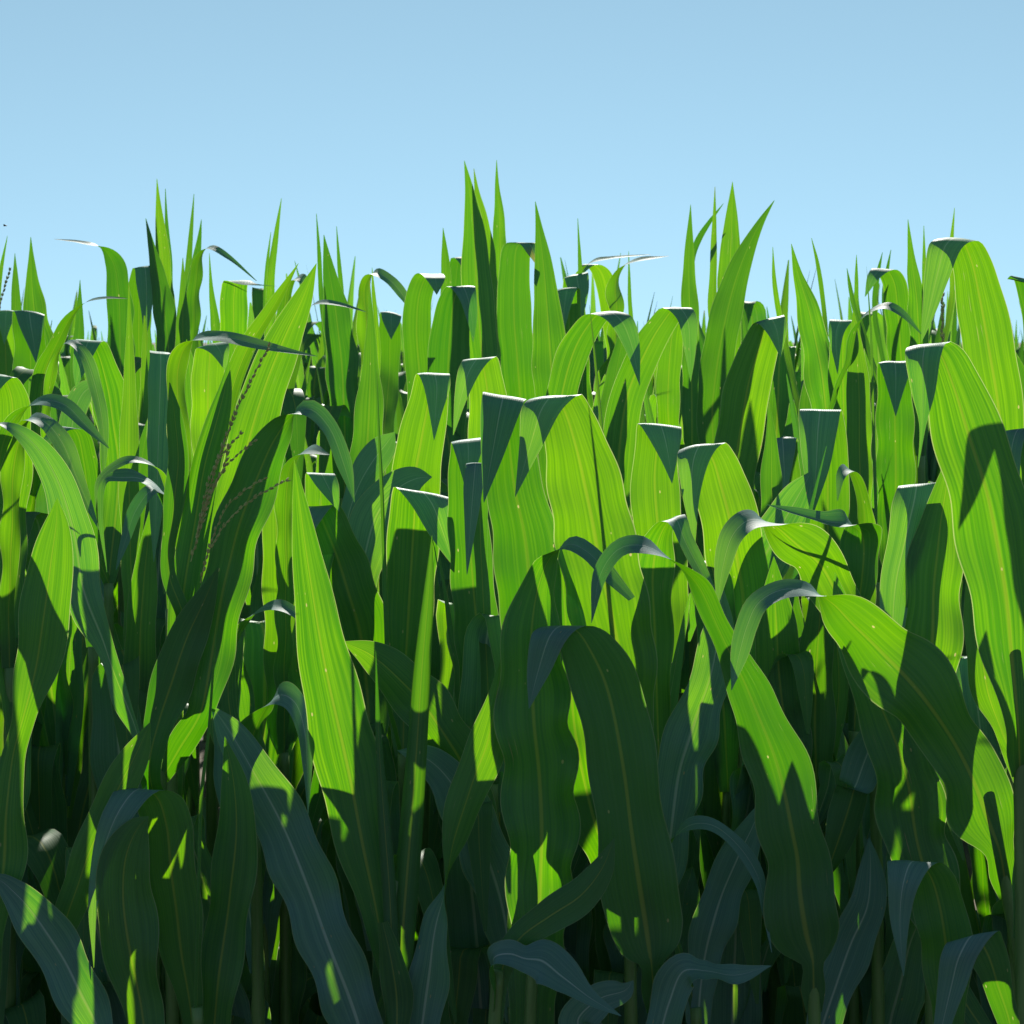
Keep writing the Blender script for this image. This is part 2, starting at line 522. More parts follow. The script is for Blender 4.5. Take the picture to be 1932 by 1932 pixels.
traced_plant("tall corn plant, broad half-shaded leaf folded over, tip fraying into threads, near right edge", 2.62, [(1904, 1180), (1922, 1371), (1927, 1700), (1930, 1932)], [
 ('F', "1921,1371,48 1910,1238,112 1892,1080,148 1862,938,150 1828,820,138 1798,725,112 1772,664,88 1752,648,74 1742,668,68 1742,740,46 1741,800,14 1732,882,1", {'rise': .03, 'rip': .6, 'z': -.055}),
 ('D', "1935,1500,40 1890,1380,30 1862,1300,60 1850,1200,62 1838,1110,36 1830,1060,1", {'z': .12}),
], G1)
traced_plant("corn plant with long blazing yellow-green blade beside a tightly rolled upright leaf", 2.75, [(748, 1660), (746, 1800), (742, 1932)], [
 ('D', "738,1890,26 714,1740,58 686,1600,104 650,1420,126 618,1280,106 590,1120,74 570,985,40 555,868,1", {'fold': .3, 'rip': .5}),
 ('S', "752,1860,44 764,1700,46 776,1550,44 787,1400,38 797,1250,32 809,1110,19 815,1010,1", {'roll': 1.75, 'z': -.02, 'a': 0, 'rip': .1}),
 ('S', "742,1880,28 736,1700,26 726,1560,24 716,1420,14 709,1228,1", {'roll': 1.2, 'z': -.035, 'a': 10, 'rip': .1}),
 ('D', "785,1990,66 808,1850,78 824,1740,56 842,1670,20 858,1580,56 890,1480,76 920,1400,74 937,1310,32 946,1240,1", {'tw': [180, 175, 150, 90, 25, 10, 0, 0, 0], 'b': 0, 'z': -.01}),
 ('D', "748,1960,40 748,1880,60 738,1810,46 722,1740,20", {'z': -.04, 'fold': .8}),
], G1)
traced_plant("corn plant with drooping seedy tassel caught between tall right-leaning lit leaves", 2.86, [(352, 1120), (330, 1260), (312, 1390), (298, 1560)], [
 ('D', "395,1150,62 430,985,74 462,860,84 500,730,86 540,630,66 570,565,40 597,497,1", {'z': .07, 'fold': .3, 'rip': .5}),
 ('D', "385,960,36 420,800,44 462,670,42 515,580,30 563,497,1", {'z': .04, 'a': 35, 'fold': .5, 'rip': .3}),
 ('S', "335,1230,46 346,1120,58 368,985,56 386,880,54 410,790,44 424,735,26 432,680,1", {'z': -.03, 'roll': 1.0, 'a': 0, 'rip': .2}),
 ('D', "380,1340,55 405,1200,84 428,1080,86 455,980,90 490,890,84 520,825,58 548,787,46 582,772,42 620,806,44 650,880,36 669,948,1", {'z': -.07, 'tw': [0, 0, 0, 5, 10, 20, 40, 60, 60, 60, 60], 'b': 35}),
 ('D', "282,1440,42 300,1360,62 327,1280,78 354,1200,72 387,1130,42 412,1070,1", {'z': -.09, 'rip': .8}),
 ('R', "350,880,30 338,790,34 336,700,38 358,648,32 415,634,26 500,654,18 598,672,1", {'z': -.01}),
 ('D', "345,1160,30 318,1080,26 327,960,36 336,870,40 330,790,30 320,720,1", {'z': -.05, 'tw': [0, 30, 20, 0, 20, 40]}),
], G1, tassel=[
 ([(360, 1060), (400, 905), (440, 790), (475, 715), (506, 655)], .0021),
 ([(380, 1090), (396, 1030), (428, 957), (462, 925), (497, 904)], .0018),
 ([(378, 1100), (392, 1045), (435, 977), (485, 936), (538, 908)], .0019),
 ([(375, 1010), (402, 920), (425, 880), (450, 857), (478, 833)], .0018),
 ([(372, 1000), (400, 890), (425, 850), (452, 820)], .0018),
 ([(370, 1010), (398, 930), (420, 890), (430, 850)], .0022),
])
traced_plant("corn plant with squarely folded shaded leaf and one small sunlit crease, lower left", 2.66, [(372, 1900), (374, 1990)], [
 ('F', "366,1960,28 356,1880,55 338,1760,92 322,1630,102 312,1555,98 294,1502,92 262,1488,86 228,1525,66 196,1600,40 176,1700,20 177,1826,1", {'rise': .08, 'rip': .8}),
 ('D', "285,1990,56 264,1890,80 246,1790,106 232,1690,108 238,1615,92 260,1562,46 280,1540,1", {'z': -.035}),
 ('D', "398,1990,62 412,1850,78 432,1700,86 446,1570,80 440,1470,48 424,1390,1", {'z': .05, 'fold': .5}),
 ('S', "378,1650,14 384,1500,17 396,1380,14 404,1260,10 410,1170,1", {'z': -.02, 'a': 75, 'fold': .6, 'rip': .1}),
], G1)
traced_plant("corn plant with long slate-green leaf slanting to lower right, white midrib plainly showing", 2.70, [(705, 1960), (712, 2050)], [
 ('U', "698,2010,78 660,1885,106 610,1755,108 560,1620,112 514,1520,106 470,1442,82 430,1375,52 400,1333,4", {'rip': .9, 'rise': .15, 'z': .02}),
], G1)
traced_plant("corn plant at left edge, tall narrow-waisted leaf sunlit along its upper left", 2.64, [(-14, 1780), (-16, 1990)], [
 ('D', "-10,1770,30 6,1640,74 13,1530,72 24,1425,42 45,1350,50 66,1265,82 83,1165,98 96,1060,84 106,990,48 108,940,1", {'rip': 1.1}),
], G1)
traced_plant("corn plant in bottom left corner with drooping dark slate leaf and pale rib", 2.60, [(196, 1960), (200, 2050)], [
 ('U', "204,1995,44 178,1925,74 146,1862,92 105,1787,96 64,1725,84 25,1682,52 -4,1660,24 -34,1668,1", {'rise': .1}),
 ('D', "115,1800,40 150,1660,66 185,1570,66 222,1490,72 258,1420,52 284,1362,1", {'z': .06}),
], G1)
traced_plant("small low corn plant at bottom middle with torn grey leaf tip pointing right", 2.55, [(940, 1830), (930, 1990)], [
 ('D', "934,1806,40 962,1800,58 990,1808,60 1025,1812,92 1062,1842,72 1112,1882,36 1172,1917,1", {'a': 90, 'b': 52, 'z': -.03, 'rip': .9}),
 ('D', "944,1850,30 955,1806,42 985,1766,58 1040,1727,66 1095,1690,62 1135,1640,46 1160,1580,1", {'tw': [-30] * 7, 'b': 60}),
], G1)
traced_plant("corn plant in bottom right corner, two grey leaf tips folded over, one split", 2.60, [(1792, 1960), (1795, 2050)], [
 ('F', "1790,1950,55 1786,1800,96 1772,1705,98 1750,1645,92 1724,1624,88 1706,1660,62 1698,1730,38 1705,1842,1", {'rise': .12}),
 ('F', "1905,1960,40 1880,1850,60 1858,1790,82 1838,1764,94 1812,1800,78 1796,1860,56 1772,1960,28 1760,2030,1", {'rise': .3, 'z': -.06, 'a': 18}),
], G1)

# just behind the front edge
traced_plant("corn plant with the left one of two big square-folded lit leaves in the middle", 2.885, [(996, 1420), (1000, 1800)], [
 ('F', "1000,1260,92 1002,1138,128 990,1010,126 968,905,106 960,825,95 956,765,84 952,746,82 945,768,76 930,850,46 913,948,1", {'rise': .12, 'rip': .5}),
], G2)
traced_plant("corn plant with the right, broader one of two big square-folded lit leaves in the middle", 2.84, [(1184, 1480), (1190, 1900)], [
 ('F', "1186,1400,92 1172,1255,142 1140,1100,156 1106,925,146 1086,842,122 1067,780,98 1048,746,92 1024,768,78 1000,842,42 972,937,1", {'rise': .12, 'rip': .5}),
 ('D', "1178,1700,56 1125,1560,92 1088,1400,104 1074,1260,92 1064,1130,60 1058,1030,1", {'z': .025}),  # extra leaf, mostly hidden, added to keep sun off the wavy dark leaf
 ('S', "1190,1500,20 1176,1300,26 1164,1120,26 1150,950,22 1136,800,16 1122,660,10 1112,575,1", {'z': .14, 'a': 70, 'rip': .1}),
], G2)
traced_plant("corn plant with flat dark fold and lit strip, just left of the big lit pair", 3.05, [(930, 1480), (935, 1800)], [
 ('F', "925,1400,78 906,1250,88 894,1120,84 884,990,78 879,900,68 880,848,62 881,828,62 884,850,52 882,890,26 877,917,1", {'rip': .7}),
 ('F', "906,1010,26 905,930,34 900,885,34 898,871,34 893,920,36 887,1000,20 881,1084,1", {'z': -.05, 'out': .015}),
], G2)
traced_plant("corn plant with flat-topped lit leaf, dark wedge on its right, beside the big pair", 3.25, [(1262, 1250), (1266, 1600)], [
 ('F', "1252,1090,95 1240,980,96 1235,900,90 1240,840,82 1244,800,80 1253,822,66 1262,865,32 1268,912,1", {'rip': .5}),
], G2)
traced_plant("corn plant with dark leaf bent to a peak, narrow arm slanting down right", 2.98, [(1246, 1480), (1250, 1800)], [
 ('D', "1242,1400,45 1236,1200,70 1232,1080,78 1244,1010,66 1272,978,50 1292,1020,40 1340,1115,30 1396,1240,1", {'tw': [0, 0, 0, 15, 40, 60, 65, 60], 'dz': [.05, .03, 0, -.02, -.04, -.06, -.08, -.1]}),
], G2)
traced_plant("corn plant with domed lit leaf carrying a rounded shadow, dark fold on its left", 3.15, [(1408, 1260), (1412, 1600)], [
 ('F', "1400,1120,112 1380,1000,116 1362,920,106 1345,866,92 1326,838,80 1310,862,64 1304,930,36 1311,1032,1", {'rip': .5}),
], G2)
traced_plant("corn plant with wide dark fold hanging straight down before a lit edge, right of centre", 3.30, [(1566, 1180), (1568, 1500)], [
 ('F', "1562,1060,70 1562,960,82 1562,880,82 1556,810,78 1549,772,76 1544,806,74 1540,880,50 1535,968,1", {'rip': .5}),
], G2)
traced_plant("corn plant with short glowing spike in front of a flat dark fold", 3.45, [(1458, 1150), (1460, 1400)], [
 ('S', "1456,1010,44 1456,900,40 1455,830,22 1451,758,1", {'z': -.06, 'a': 0}),
 ('F', "1490,1040,50 1485,930,58 1478,860,58 1476,826,58 1478,850,48 1480,890,26 1482,940,1", {'z': .05}),
], G2)
traced_plant("corn plant with broad arching leaf half lit, tip drooping left, right of centre", 2.92, [(1650, 1420), (1655, 1700)], [
 ('D', "1640,1290,52 1602,1180,76 1556,1078,96 1502,1022,94 1452,988,76 1412,982,56 1382,1010,46 1364,1070,32 1353,1147,1", {'tw': [0, 0, 0, -8, -20, -40, -45, -40, -30], 'b': 45, 'dz': [.02, .01, 0, -.02, -.04, -.06, -.08, -.09, -.1]}),
], G2)
traced_plant("corn plant with crumpled glowing leaf bent square to the left", 3.05, [(1612, 1380), (1612, 1600)], [
 ('D', "1612,1250,22 1618,1170,40 1626,1090,66 1630,1025,84 1608,990,60 1560,984,40 1500,968,24 1446,952,1", {'tw': [0, 0, 0, 0, -40, -60, -60, -60], 'b': 50, 'fold': .8, 'dz': [.03, .02, .01, 0, -.03, -.06, -.08, -.10]}),
 ('L', "1632,1090,28 1632,980,30 1620,915,28 1603,885,22 1588,896,14 1580,945,1", {'z': .06}),
], G2)
traced_plant("corn plant with bluish pale-ribbed leaf leaning right behind the arching leaf", 3.20, [(1388, 1330), (1392, 1600)], [
 ('U', "1385,1230,52 1402,1150,82 1430,1075,96 1470,1000,84 1508,932,60 1532,888,1", {'rise': .1}),
], G2)
traced_plant("corn plant with upright leaf, bright left strip and dark right half, lower right", 3.02, [(1540, 1560), (1540, 1800)], [
 ('D', "1540,1480,72 1538,1380,82 1540,1280,74 1545,1190,58 1549,1110,36 1550,1030,1", {'fold': .5}),
 ('D', "1520,1560,58 1490,1420,86 1473,1300,92 1466,1200,84 1462,1120,48 1460,1050,1", {'z': -.02}),  # leaf added as a sun blocker, shading the lower sun-dappled leaf
 ('D', "1582,1320,34 1580,1220,36 1577,1140,26 1576,1060,1", {'z': .05}),
], G2)
traced_plant("corn plant with grey square-topped leaf behind a tall shaded blade, towards the right", 2.86, [(1752, 1440), (1756, 1700)], [
 ('D', "1750,1330,108 1757,1220,116 1763,1100,110 1773,1000,86 1785,920,44 1792,850,1", {'rip': .9}),
 ('F', "1720,1100,60 1735,1000,70 1740,940,74 1732,912,74 1724,950,80 1708,1020,70 1690,1100,60 1685,1200,40 1692,1270,1", {'z': .04, 'rise': .3, 'out': .02}),
], G2)
traced_plant("tall corn plant at right, great lit leaf folded over against the sky", 2.92, [(1906, 1060), (1910, 1300)], [
 ('F', "1896,900,80 1884,770,92 1866,660,98 1848,560,88 1832,490,74 1812,450,64 1786,460,62 1768,520,46 1752,590,24 1738,646,1", {'rise': .08, 'rip': .4}),
], G2)
traced_plant("corn plant at right edge with grey leaf hooked over to a thin tail", 2.80, [(1968, 1150), (1972, 1500)], [
 ('F', "1966,1080,50 1955,940,54 1942,850,50 1924,808,46 1908,850,40 1911,930,24 1915,1000,8 1910,1042,1", {}),
], G2)
traced_plant("corn plant at right edge of skyline, curled leaf drooping into the picture", 3.2, [(1975, 900), (1980, 1200)], [
 ('F', "1970,800,50 1962,660,56 1950,570,54 1936,526,52 1918,530,36 1906,522,1", {'a': -25}),
 ('D', "1955,900,50 1935,800,58 1922,720,48 1914,660,1", {'z': -.03}),
], G2)
traced_plant("corn plant deep in shade at right with dark slate leaf and straight white midrib", 3.30, [(1905, 1560), (1910, 1800)], [
 ('D', "1912,1430,40 1890,1310,62 1871,1220,62 1857,1140,42 1843,1070,1", {'rip': .7}),
 ('F', "1850,1420,60 1848,1320,70 1842,1260,72 1838,1236,72 1840,1300,78 1852,1400,76 1856,1500,50 1860,1600,1", {'z': .05}),
], G2)
traced_plant("corn plant with flat fold, tip dropping left, broad blade sinking into shadow", 3.3, [(700, 1440), (705, 1700)], [
 ('F', "692,1300,84 676,1180,112 646,1080,108 618,1005,96 592,956,86 572,980,68 558,1025,42 550,1092,1", {'rip': .6}),
], G2)
traced_plant("corn plant with two lit strips under a dark bent fold hanging right", 3.12, [(760, 1420), (762, 1700)], [
 ('F', "762,1330,50 768,1200,86 775,1080,98 781,990,98 789,925,94 812,945,84 838,1010,48 858,1072,1", {'rip': .6, 'a': -8}),
 ('S', "736,1320,18 735,1210,22 728,1050,22 722,900,19 716,800,12 711,700,1", {'z': -.05, 'a': 78, 'fold': .6, 'rip': .1}),
], G2)
traced_plant("corn plant left of centre with tall pale lit spear rising to a needle tip", 3.5, [(690, 1160), (692, 1400)], [
 ('S', "688,980,64 692,860,68 697,760,52 699,680,30 699,600,12 697,528,1", {'a': 0, 'fold': .35}),
 ('U', "678,1130,60 690,1040,80 712,970,84 746,925,70 785,903,46 815,900,1", {'z': -.15, 'rise': .1}),
 ('U', "655,990,30 675,920,46 702,872,56 728,838,44 745,815,1", {'z': -.1, 'rise': .1}),
], G2)
traced_plant("corn plant with steep lit leaf, narrow dark wedge hanging from its flat fold", 3.45, [(798, 1120), (800, 1400)], [
 ('F', "790,980,80 784,900,94 795,830,90 808,760,74 817,705,62 824,725,52 822,775,26 819,830,1", {'rip': .5}),
], G2)
traced_plant("corn plant whose dark fold slants down left, just above the big lit pair", 3.55, [(930, 1050), (932, 1300)], [
 ('F', "926,930,70 923,850,78 922,775,76 916,712,66 906,675,60 888,695,46 871,745,26 855,821,1", {'rip': .5}),
], G2)
traced_plant("corn plant with deep green shaded blade under a lit leaf pointing right", 3.20, [(536, 1420), (538, 1700)], [
 ('D', "535,1330,72 530,1200,70 525,1080,64 521,1000,56 520,930,36 520,850,1", {'fold': .5}),
 ('R', "540,1010,30 540,930,36 552,872,36 580,850,28 622,858,1", {'z': -.08}),
 ('F', "606,1030,56 606,950,62 604,893,56 618,916,44 640,965,1", {'z': .10}),
], G2)
traced_plant("corn plant with wide dark leaf drooping left behind the rolled upright leaf", 2.98, [(930, 1660), (935, 1900)], [
 ('D', "910,1560,58 876,1450,86 822,1360,98 762,1290,92 700,1236,56 645,1210,1", {'b': 20}),
], G2)
traced_plant("corn plant with broad white-ribbed grey leaf behind the long wavy dark leaf", 2.90, [(968, 1900), (972, 2000)], [
 ('U', "965,1835,48 950,1720,88 920,1620,98 885,1540,98 846,1470,80 802,1430,52 750,1416,1", {'rise': .2}),
], G2)
traced_plant("corn plant low at left, grey leaf arching right with lit patch past its crest", 2.84, [(482, 1580), (486, 1800)], [
 ('R', "480,1480,46 474,1400,52 492,1345,44 528,1312,36 556,1326,32 574,1375,28 580,1450,14 581,1537,1", {}),
 ('R', "430,1300,26 450,1200,28 480,1156,26 520,1143,24 560,1160,14 588,1205,1", {'z': .12}),
 ('U', "428,1420,56 430,1300,52 435,1200,36 441,1120,1", {'z': .2, 'rise': .05}),
], G2)
traced_plant("corn plant with slate leaf leaning right, long pale midrib, low right of centre", 2.92, [(1258, 1680), (1262, 1900)], [
 ('U', "1264,1590,70 1283,1450,98 1312,1360,92 1342,1270,76 1356,1190,62 1362,1100,1", {'rise': .1}),
], G2)
traced_plant("corn plant with thin leaf looping over to a thread-like tail, lower right", 2.84, [(1312, 1900), (1316, 2000)], [
 ('U', "1322,1860,52 1337,1770,76 1362,1690,80 1391,1620,72 1420,1560,46 1442,1505,1", {'rise': .1}),
 ('R', "1240,1640,16 1290,1562,20 1340,1556,20 1390,1592,20 1430,1655,17 1444,1730,7 1456,1797,1", {'z': -.06, 'b': 45}),
], G2)
traced_plant("corn plant low at right with twisted grey leaf, green sunlit patch on its edge", 2.88, [(1545, 1800), (1547, 2000)], [
 ('D', "1545,1705,18 1570,1620,48 1600,1530,64 1626,1450,76 1652,1380,56 1668,1310,1", {'tw': [60, 20, 0, 170, 180, 180], 'b': 0}),
 ('U', "1545,1965,58 1576,1860,76 1606,1780,80 1636,1710,72 1642,1640,46 1640,1580,1", {'z': -.05, 'rise': .1}),
 ('U', "1652,1660,34 1650,1560,52 1655,1480,46 1662,1400,1", {'z': .1, 'rise': .1}),
], G2)
traced_plant("corn plant on the left with several narrow leaves hooped over like croquet arches", 3.0, [(18, 1260), (18, 1500)], [
 ('R', "-2,920,26 8,835,30 36,780,28 80,756,26 122,764,24 162,802,18 206,846,1", {'z': .05}),
 ('R', "16,1150,22 22,1020,30 25,920,32 33,840,30 56,790,26 86,797,26 116,832,26 141,892,22 162,942,14 187,1000,1", {}),
 ('F', "22,1000,60 24,900,72 25,810,74 20,745,66 2,706,54 -15,730,34 -28,800,1", {'z': .12}),
], G2)
traced_plant("corn plant on the left, yellow-streaked lit leaf folded towards the left edge", 3.1, [(176, 1220), (178, 1500)], [
 ('F', "172,1080,40 166,960,52 158,870,56 142,812,52 118,806,36 92,830,24 62,864,1", {'a': -12}),
], G2)
traced_plant("corn plant on the left, grey-blue leaf streaming down right across sunlit ones", 2.80, [(285, 1560), (290, 1900)], [
 ('D', "272,1440,28 238,1320,54 200,1230,52 158,1112,72 138,1000,76 106,900,60 58,832,36 2,800,18 -50,806,1", {'a': 180, 'b': 0, 'tw': [-60, -40, -30, 0, 0, 0, 10, 30, 40]}),
], G2)
traced_plant("corn plant with pale grey ribbons curling over one another, left side", 3.02, [(322, 1150), (324, 1500)], [
 ('L', "320,990,34 305,930,34 262,905,30 228,901,22 196,903,16 190,970,10 202,1080,1", {'b': 50}),
 ('L', "322,1000,16 318,940,16 300,888,15 250,868,14 215,880,12 186,908,8 180,960,1", {'z': -.04, 'b': 45}),
 ('L', "322,1010,18 310,950,20 288,926,20 256,964,20 236,1022,14 219,1075,1", {'z': -.06, 'b': 45}),
], G2)
traced_plant("corn plant with slim sword-like blade in front of a lit triangle of leaf, left", 3.2, [(262, 1420), (264, 1700)], [
 ('D', "262,1330,60 264,1220,60 270,1110,52 279,1020,28 286,950,1", {'rip': .4}),
 ('S', "246,1040,38 243,860,40 244,745,28 244,640,14 243,537,1", {'z': .05, 'fold': .7}),
 ('D', "256,1010,30 262,905,36 272,840,24 284,776,1", {'z': .1}),
], G2)
traced_plant("corn plant on the left with a dark blue rectangular fold hanging straight", 3.2, [(322, 1120), (324, 1400)], [
 ('F', "325,1000,40 320,880,46 312,760,46 305,690,44 303,662,44 303,700,44 300,800,44 295,950,28 290,1060,1", {'out': .02}),
], G2)
traced_plant("corn plant on the left with hair-thin arched leaf looping over a lit fold", 3.5, [(205, 1100), (208, 1400)], [
 ('R', "88,820,14 95,720,16 110,665,14 131,645,13 156,664,15 180,730,18 195,810,14 196,905,1", {'z': -.15}),
 ('F', "224,900,66 214,800,72 200,722,66 186,668,58 170,641,54 160,662,42 149,700,24 143,732,1", {}),
 ('U', "128,960,40 132,850,48 142,772,50 164,735,40 200,725,1", {'z': .1}),
], G2)
traced_plant("corn plant with bright folded-back leaf under a dark diagonal one near the tassel", 3.6, [(396, 1020), (398, 1300)], [
 ('F', "394,860,62 392,770,64 394,700,62 400,648,56 414,660,38 426,700,1", {}),
 ('D', "372,1000,50 370,880,56 366,780,52 358,700,30 352,640,1", {'z': .15}),
], G2)

# plants whose tops stand against the sky
traced_plant("corn plant with the tallest pair of spear leaves, left spear lit and speckled", 4.3, [(918, 900), (920, 1200)], [
 ('S', "916,740,50 906,630,64 898,520,58 894,430,40 886,360,18 876,303,1", {'a': 0, 'rip': .3, 'fold': .3}),
 ('S', "932,720,30 928,620,36 922,520,34 910,420,26 900,365,11 894,318,1", {'z': .05, 'a': -20}),
 ('S', "946,640,30 945,540,34 943,460,30 942,400,20 938,350,9 937,302,1", {'z': .2, 'a': 15}),
], G3)
traced_plant("corn plant with straight lit strap bent over at the top, beside the tallest spears", 4.2, [(984, 960), (986, 1200)], [
 ('F', "984,820,62 978,700,66 970,600,68 970,520,60 978,462,52 996,458,40 1008,478,26 1014,502,1", {'rip': .3, 'a': -10}),
], G3)
traced_plant("corn plant with tall blade lit above, shaded below, right of the tallest spears", 4.1, [(1045, 960), (1047, 1200)], [
 ('S', "1046,800,64 1040,690,74 1033,590,54 1025,495,34 1017,430,14 1010,380,1", {'a': 0, 'rip': .3, 'fold': .25}),
 ('F', "1075,860,50 1076,740,54 1074,600,50 1072,540,46 1066,570,30 1060,640,1", {'z': .4}),
], G3)
traced_plant("corn plant with two-sided arch of lit leaf, dark wedge down its right", 3.8, [(1062, 960), (1066, 1200)], [
 ('F', "1056,780,60 1074,690,64 1102,625,62 1136,588,56 1168,600,50 1190,645,34 1207,727,1", {'a': 18, 'rip': .4, 'rise': .05}),
], G3)
traced_plant("corn plant with lit strap leaning right and flopping over its own tip", 3.8, [(1166, 1020), (1170, 1300)], [
 ('F', "1166,880,70 1184,745,64 1214,672,62 1248,612,56 1276,580,50 1296,600,38 1302,660,22 1303,720,1", {'rip': .4, 'rise': .05}),
 ('S', "1150,960,46 1150,820,50 1160,720,44 1172,650,24 1180,590,1", {'z': .15}),
], G3)
traced_plant("corn plant with rounded lit blade in front of the tallest spears", 4.0, [(842, 940), (844, 1200)], [
 ('F', "840,810,76 845,700,80 850,620,74 858,562,58 870,538,50 882,560,34 890,600,20 893,645,1", {'rip': .4}),
], G3)
traced_plant("corn plant with folded tip glaring in the sun, left of the tallest spears", 4.3, [(792, 900), (794, 1200)], [
 ('F', "792,720,50 786,620,54 792,552,50 806,519,46 822,528,34 824,556,1", {'rip': .4, 'out': .06}),
 ('S', "840,660,20 842,560,23 840,490,16 836,430,1", {'z': .1}),
 ('F', "862,700,36 860,600,38 860,530,36 868,484,32 880,500,22 884,540,1", {'z': .3}),
], G3)
traced_plant("corn plant with low arch of lit leaf against the sky, left of centre", 4.6, [(712, 860), (714, 1100)], [
 ('R', "694,700,24 690,600,26 690,540,26 705,515,22 735,528,18 762,560,14 774,585,1", {}),
 ('S', "712,640,10 705,560,8 702,505,1", {}),
 ('F', "735,700,40 736,620,44 738,588,42 738,605,36 738,640,1", {'z': .2}),
], G3)
traced_plant("corn plant with lit triangular spike between two needles, left on the skyline", 4.4, [(650, 940), (652, 1200)], [
 ('S', "650,800,58 645,690,62 633,585,50 619,500,20 611,443,1", {'a': 0, 'fold': .3}),
 ('S', "606,560,10 602,480,8 597,403,1", {'z': .2}),
 ('S', "645,560,10 640,500,8 635,427,1", {'z': .2}),
 ('R', "545,760,26 555,660,30 571,594,22 597,572,14 640,574,8 690,588,1", {'z': -.5}),
], G3)
traced_plant("corn plant with lit dagger leaf in front of a flat dark fold, far left", 4.4, [(76, 880), (78, 1100)], [
 ('S', "82,740,56 70,630,56 61,545,32 59,490,12 58,447,1", {'a': 0}),
 ('F', "60,820,60 58,720,64 57,640,60 55,586,56 58,612,46 64,648,24 68,684,1", {'z': -.25}),
 ('S', "32,660,28 29,560,20 28,478,1", {'z': .1}),
], G3)
traced_plant("corn plant touching the left edge of the skyline with thin dark needles", 4.2, [(6, 880), (6, 1100)], [
 ('F', "12,720,44 10,640,48 12,584,44 10,612,24 8,650,1", {}),
 ('S', "-6,620,12 0,520,9 14,445,1", {'z': .1}),
 ('R', "72,840,28 80,720,32 105,652,28 135,596,24 165,569,13 200,562,7 240,563,1", {'z': -.4}),
], G3, tassel=[([(-4, 600), (6, 550), (18, 512)], .0022)])
traced_plant("corn plant whose long lit leaf bends left into a thin horizontal point against sky", 4.2, [(228, 900), (230, 1100)], [
 ('D', "228,740,44 226,630,52 224,550,46 213,495,38 190,468,24 150,457,14 102,451,1", {'tw': [0, 0, 0, -15, -40, -50, -50], 'b': 30}),
 ('S', "144,700,28 149,620,20 151,528,1", {'z': .3}),
], G3)
traced_plant("corn plant with cluster of tall dark needle spikes, upper left of the skyline", 4.6, [(312, 900), (314, 1100)], [
 ('S', "316,640,34 309,530,32 304,450,24 299,390,11 296,337,1", {}),
 ('S', "320,560,14 318,480,12 314,420,7 312,356,1", {'z': .1}),
 ('S', "322,740,38 313,610,44 300,530,32 287,470,15 275,412,1", {'z': -.1}),
 ('S', "350,640,18 354,520,14 361,430,8 366,366,1", {'z': .2}),
 ('S', "352,640,26 360,560,26 370,490,18 376,450,9 380,414,1", {'z': .15}),
 ('F', "268,740,40 262,600,44 266,525,42 272,501,40 276,535,36 276,585,20 274,645,1", {'z': -.05}),
], G3)
traced_plant("corn plant with leaf arching right to a drooping thread, upper left skyline", 4.4, [(358, 900), (360, 1100)], [
 ('R', "364,640,24 368,545,24 376,488,20 396,467,14 432,486,8 484,530,1", {}),
 ('S', "346,740,32 345,640,30 345,560,15 345,486,1", {'z': -.1}),
 ('F', "442,760,46 441,630,52 442,550,48 446,530,46 470,536,24 522,540,1", {'z': -.15, 'a': 10}),
 ('S', "412,700,20 404,600,18 398,540,8 395,478,1", {'z': .05}),
], G3)
traced_plant("corn plant with one dark spike leaning right above curled leaf sheaths", 4.6, [(508, 820), (510, 1000)], [
 ('S', "508,600,18 513,500,15 521,440,10 531,374,1", {}),
 ('S', "500,560,8 504,500,7 511,438,1", {'z': .1}),
 ('R', "540,700,26 535,600,30 545,540,28 565,525,20 590,560,1", {'z': .1}),
], G3)
traced_plant("corn plant with lone dark needle and two leaves pointing right like arms", 4.6, [(1108, 860), (1110, 1100)], [
 ('S', "1098,620,10 1095,520,9 1090,412,1", {}),
 ('R', "1085,600,18 1092,520,20 1115,495,18 1150,487,10 1228,480,1", {'z': .1}),
 ('R', "1165,620,26 1160,545,30 1172,504,24 1200,492,16 1262,483,1", {'z': -.1}),
 ('F', "1090,680,44 1082,580,46 1086,518,46 1092,545,40 1100,600,1", {}),
 ('F', "1160,680,34 1150,580,38 1132,510,36 1112,498,28 1095,520,1", {'z': .1}),
 ('S', "1190,660,10 1188,560,8 1186,474,1", {'z': .2}),
], G3)
traced_plant("corn plant with broad pale triangle leaf and a dark needle to its left", 4.4, [(1372, 860), (1374, 1100)], [
 ('S', "1378,620,44 1377,520,46 1380,430,30 1382,343,1", {'a': 0, 'rip': .3}),
 ('S', "1346,600,18 1346,520,16 1348,430,10 1349,352,1", {'a': 20}),
 ('S', "1300,520,20 1318,455,15 1340,418,10 1365,384,1", {'z': .1, 'a': 30}),
], G3)
traced_plant("corn plant with long curved lit blade, dark point leaning right above the rest", 4.0, [(1346, 900), (1348, 1100)], [
 ('S', "1345,760,60 1363,630,64 1386,535,52 1410,470,32 1436,418,14 1461,378,1", {'a': 0, 'rip': .4}),
], G3)
traced_plant("corn plant with slim lit spike just left of the curved lit blade", 4.2, [(1306, 900), (1308, 1100)], [
 ('S', "1305,730,38 1302,610,36 1300,500,23 1303,386,1", {}),
 ('F', "1262,800,40 1262,700,44 1270,620,42 1282,580,40 1296,600,30 1300,660,1", {'z': -.2}),
], G3)
traced_plant("corn plant with big slanting lit leaf, short grey tip curled over its right", 3.8, [(1382, 1040), (1386, 1300)], [
 ('F', "1384,900,84 1400,800,92 1413,720,88 1435,650,74 1452,600,54 1465,622,40 1473,674,1", {'rip': .4, 'rise': .06}),
], G3)
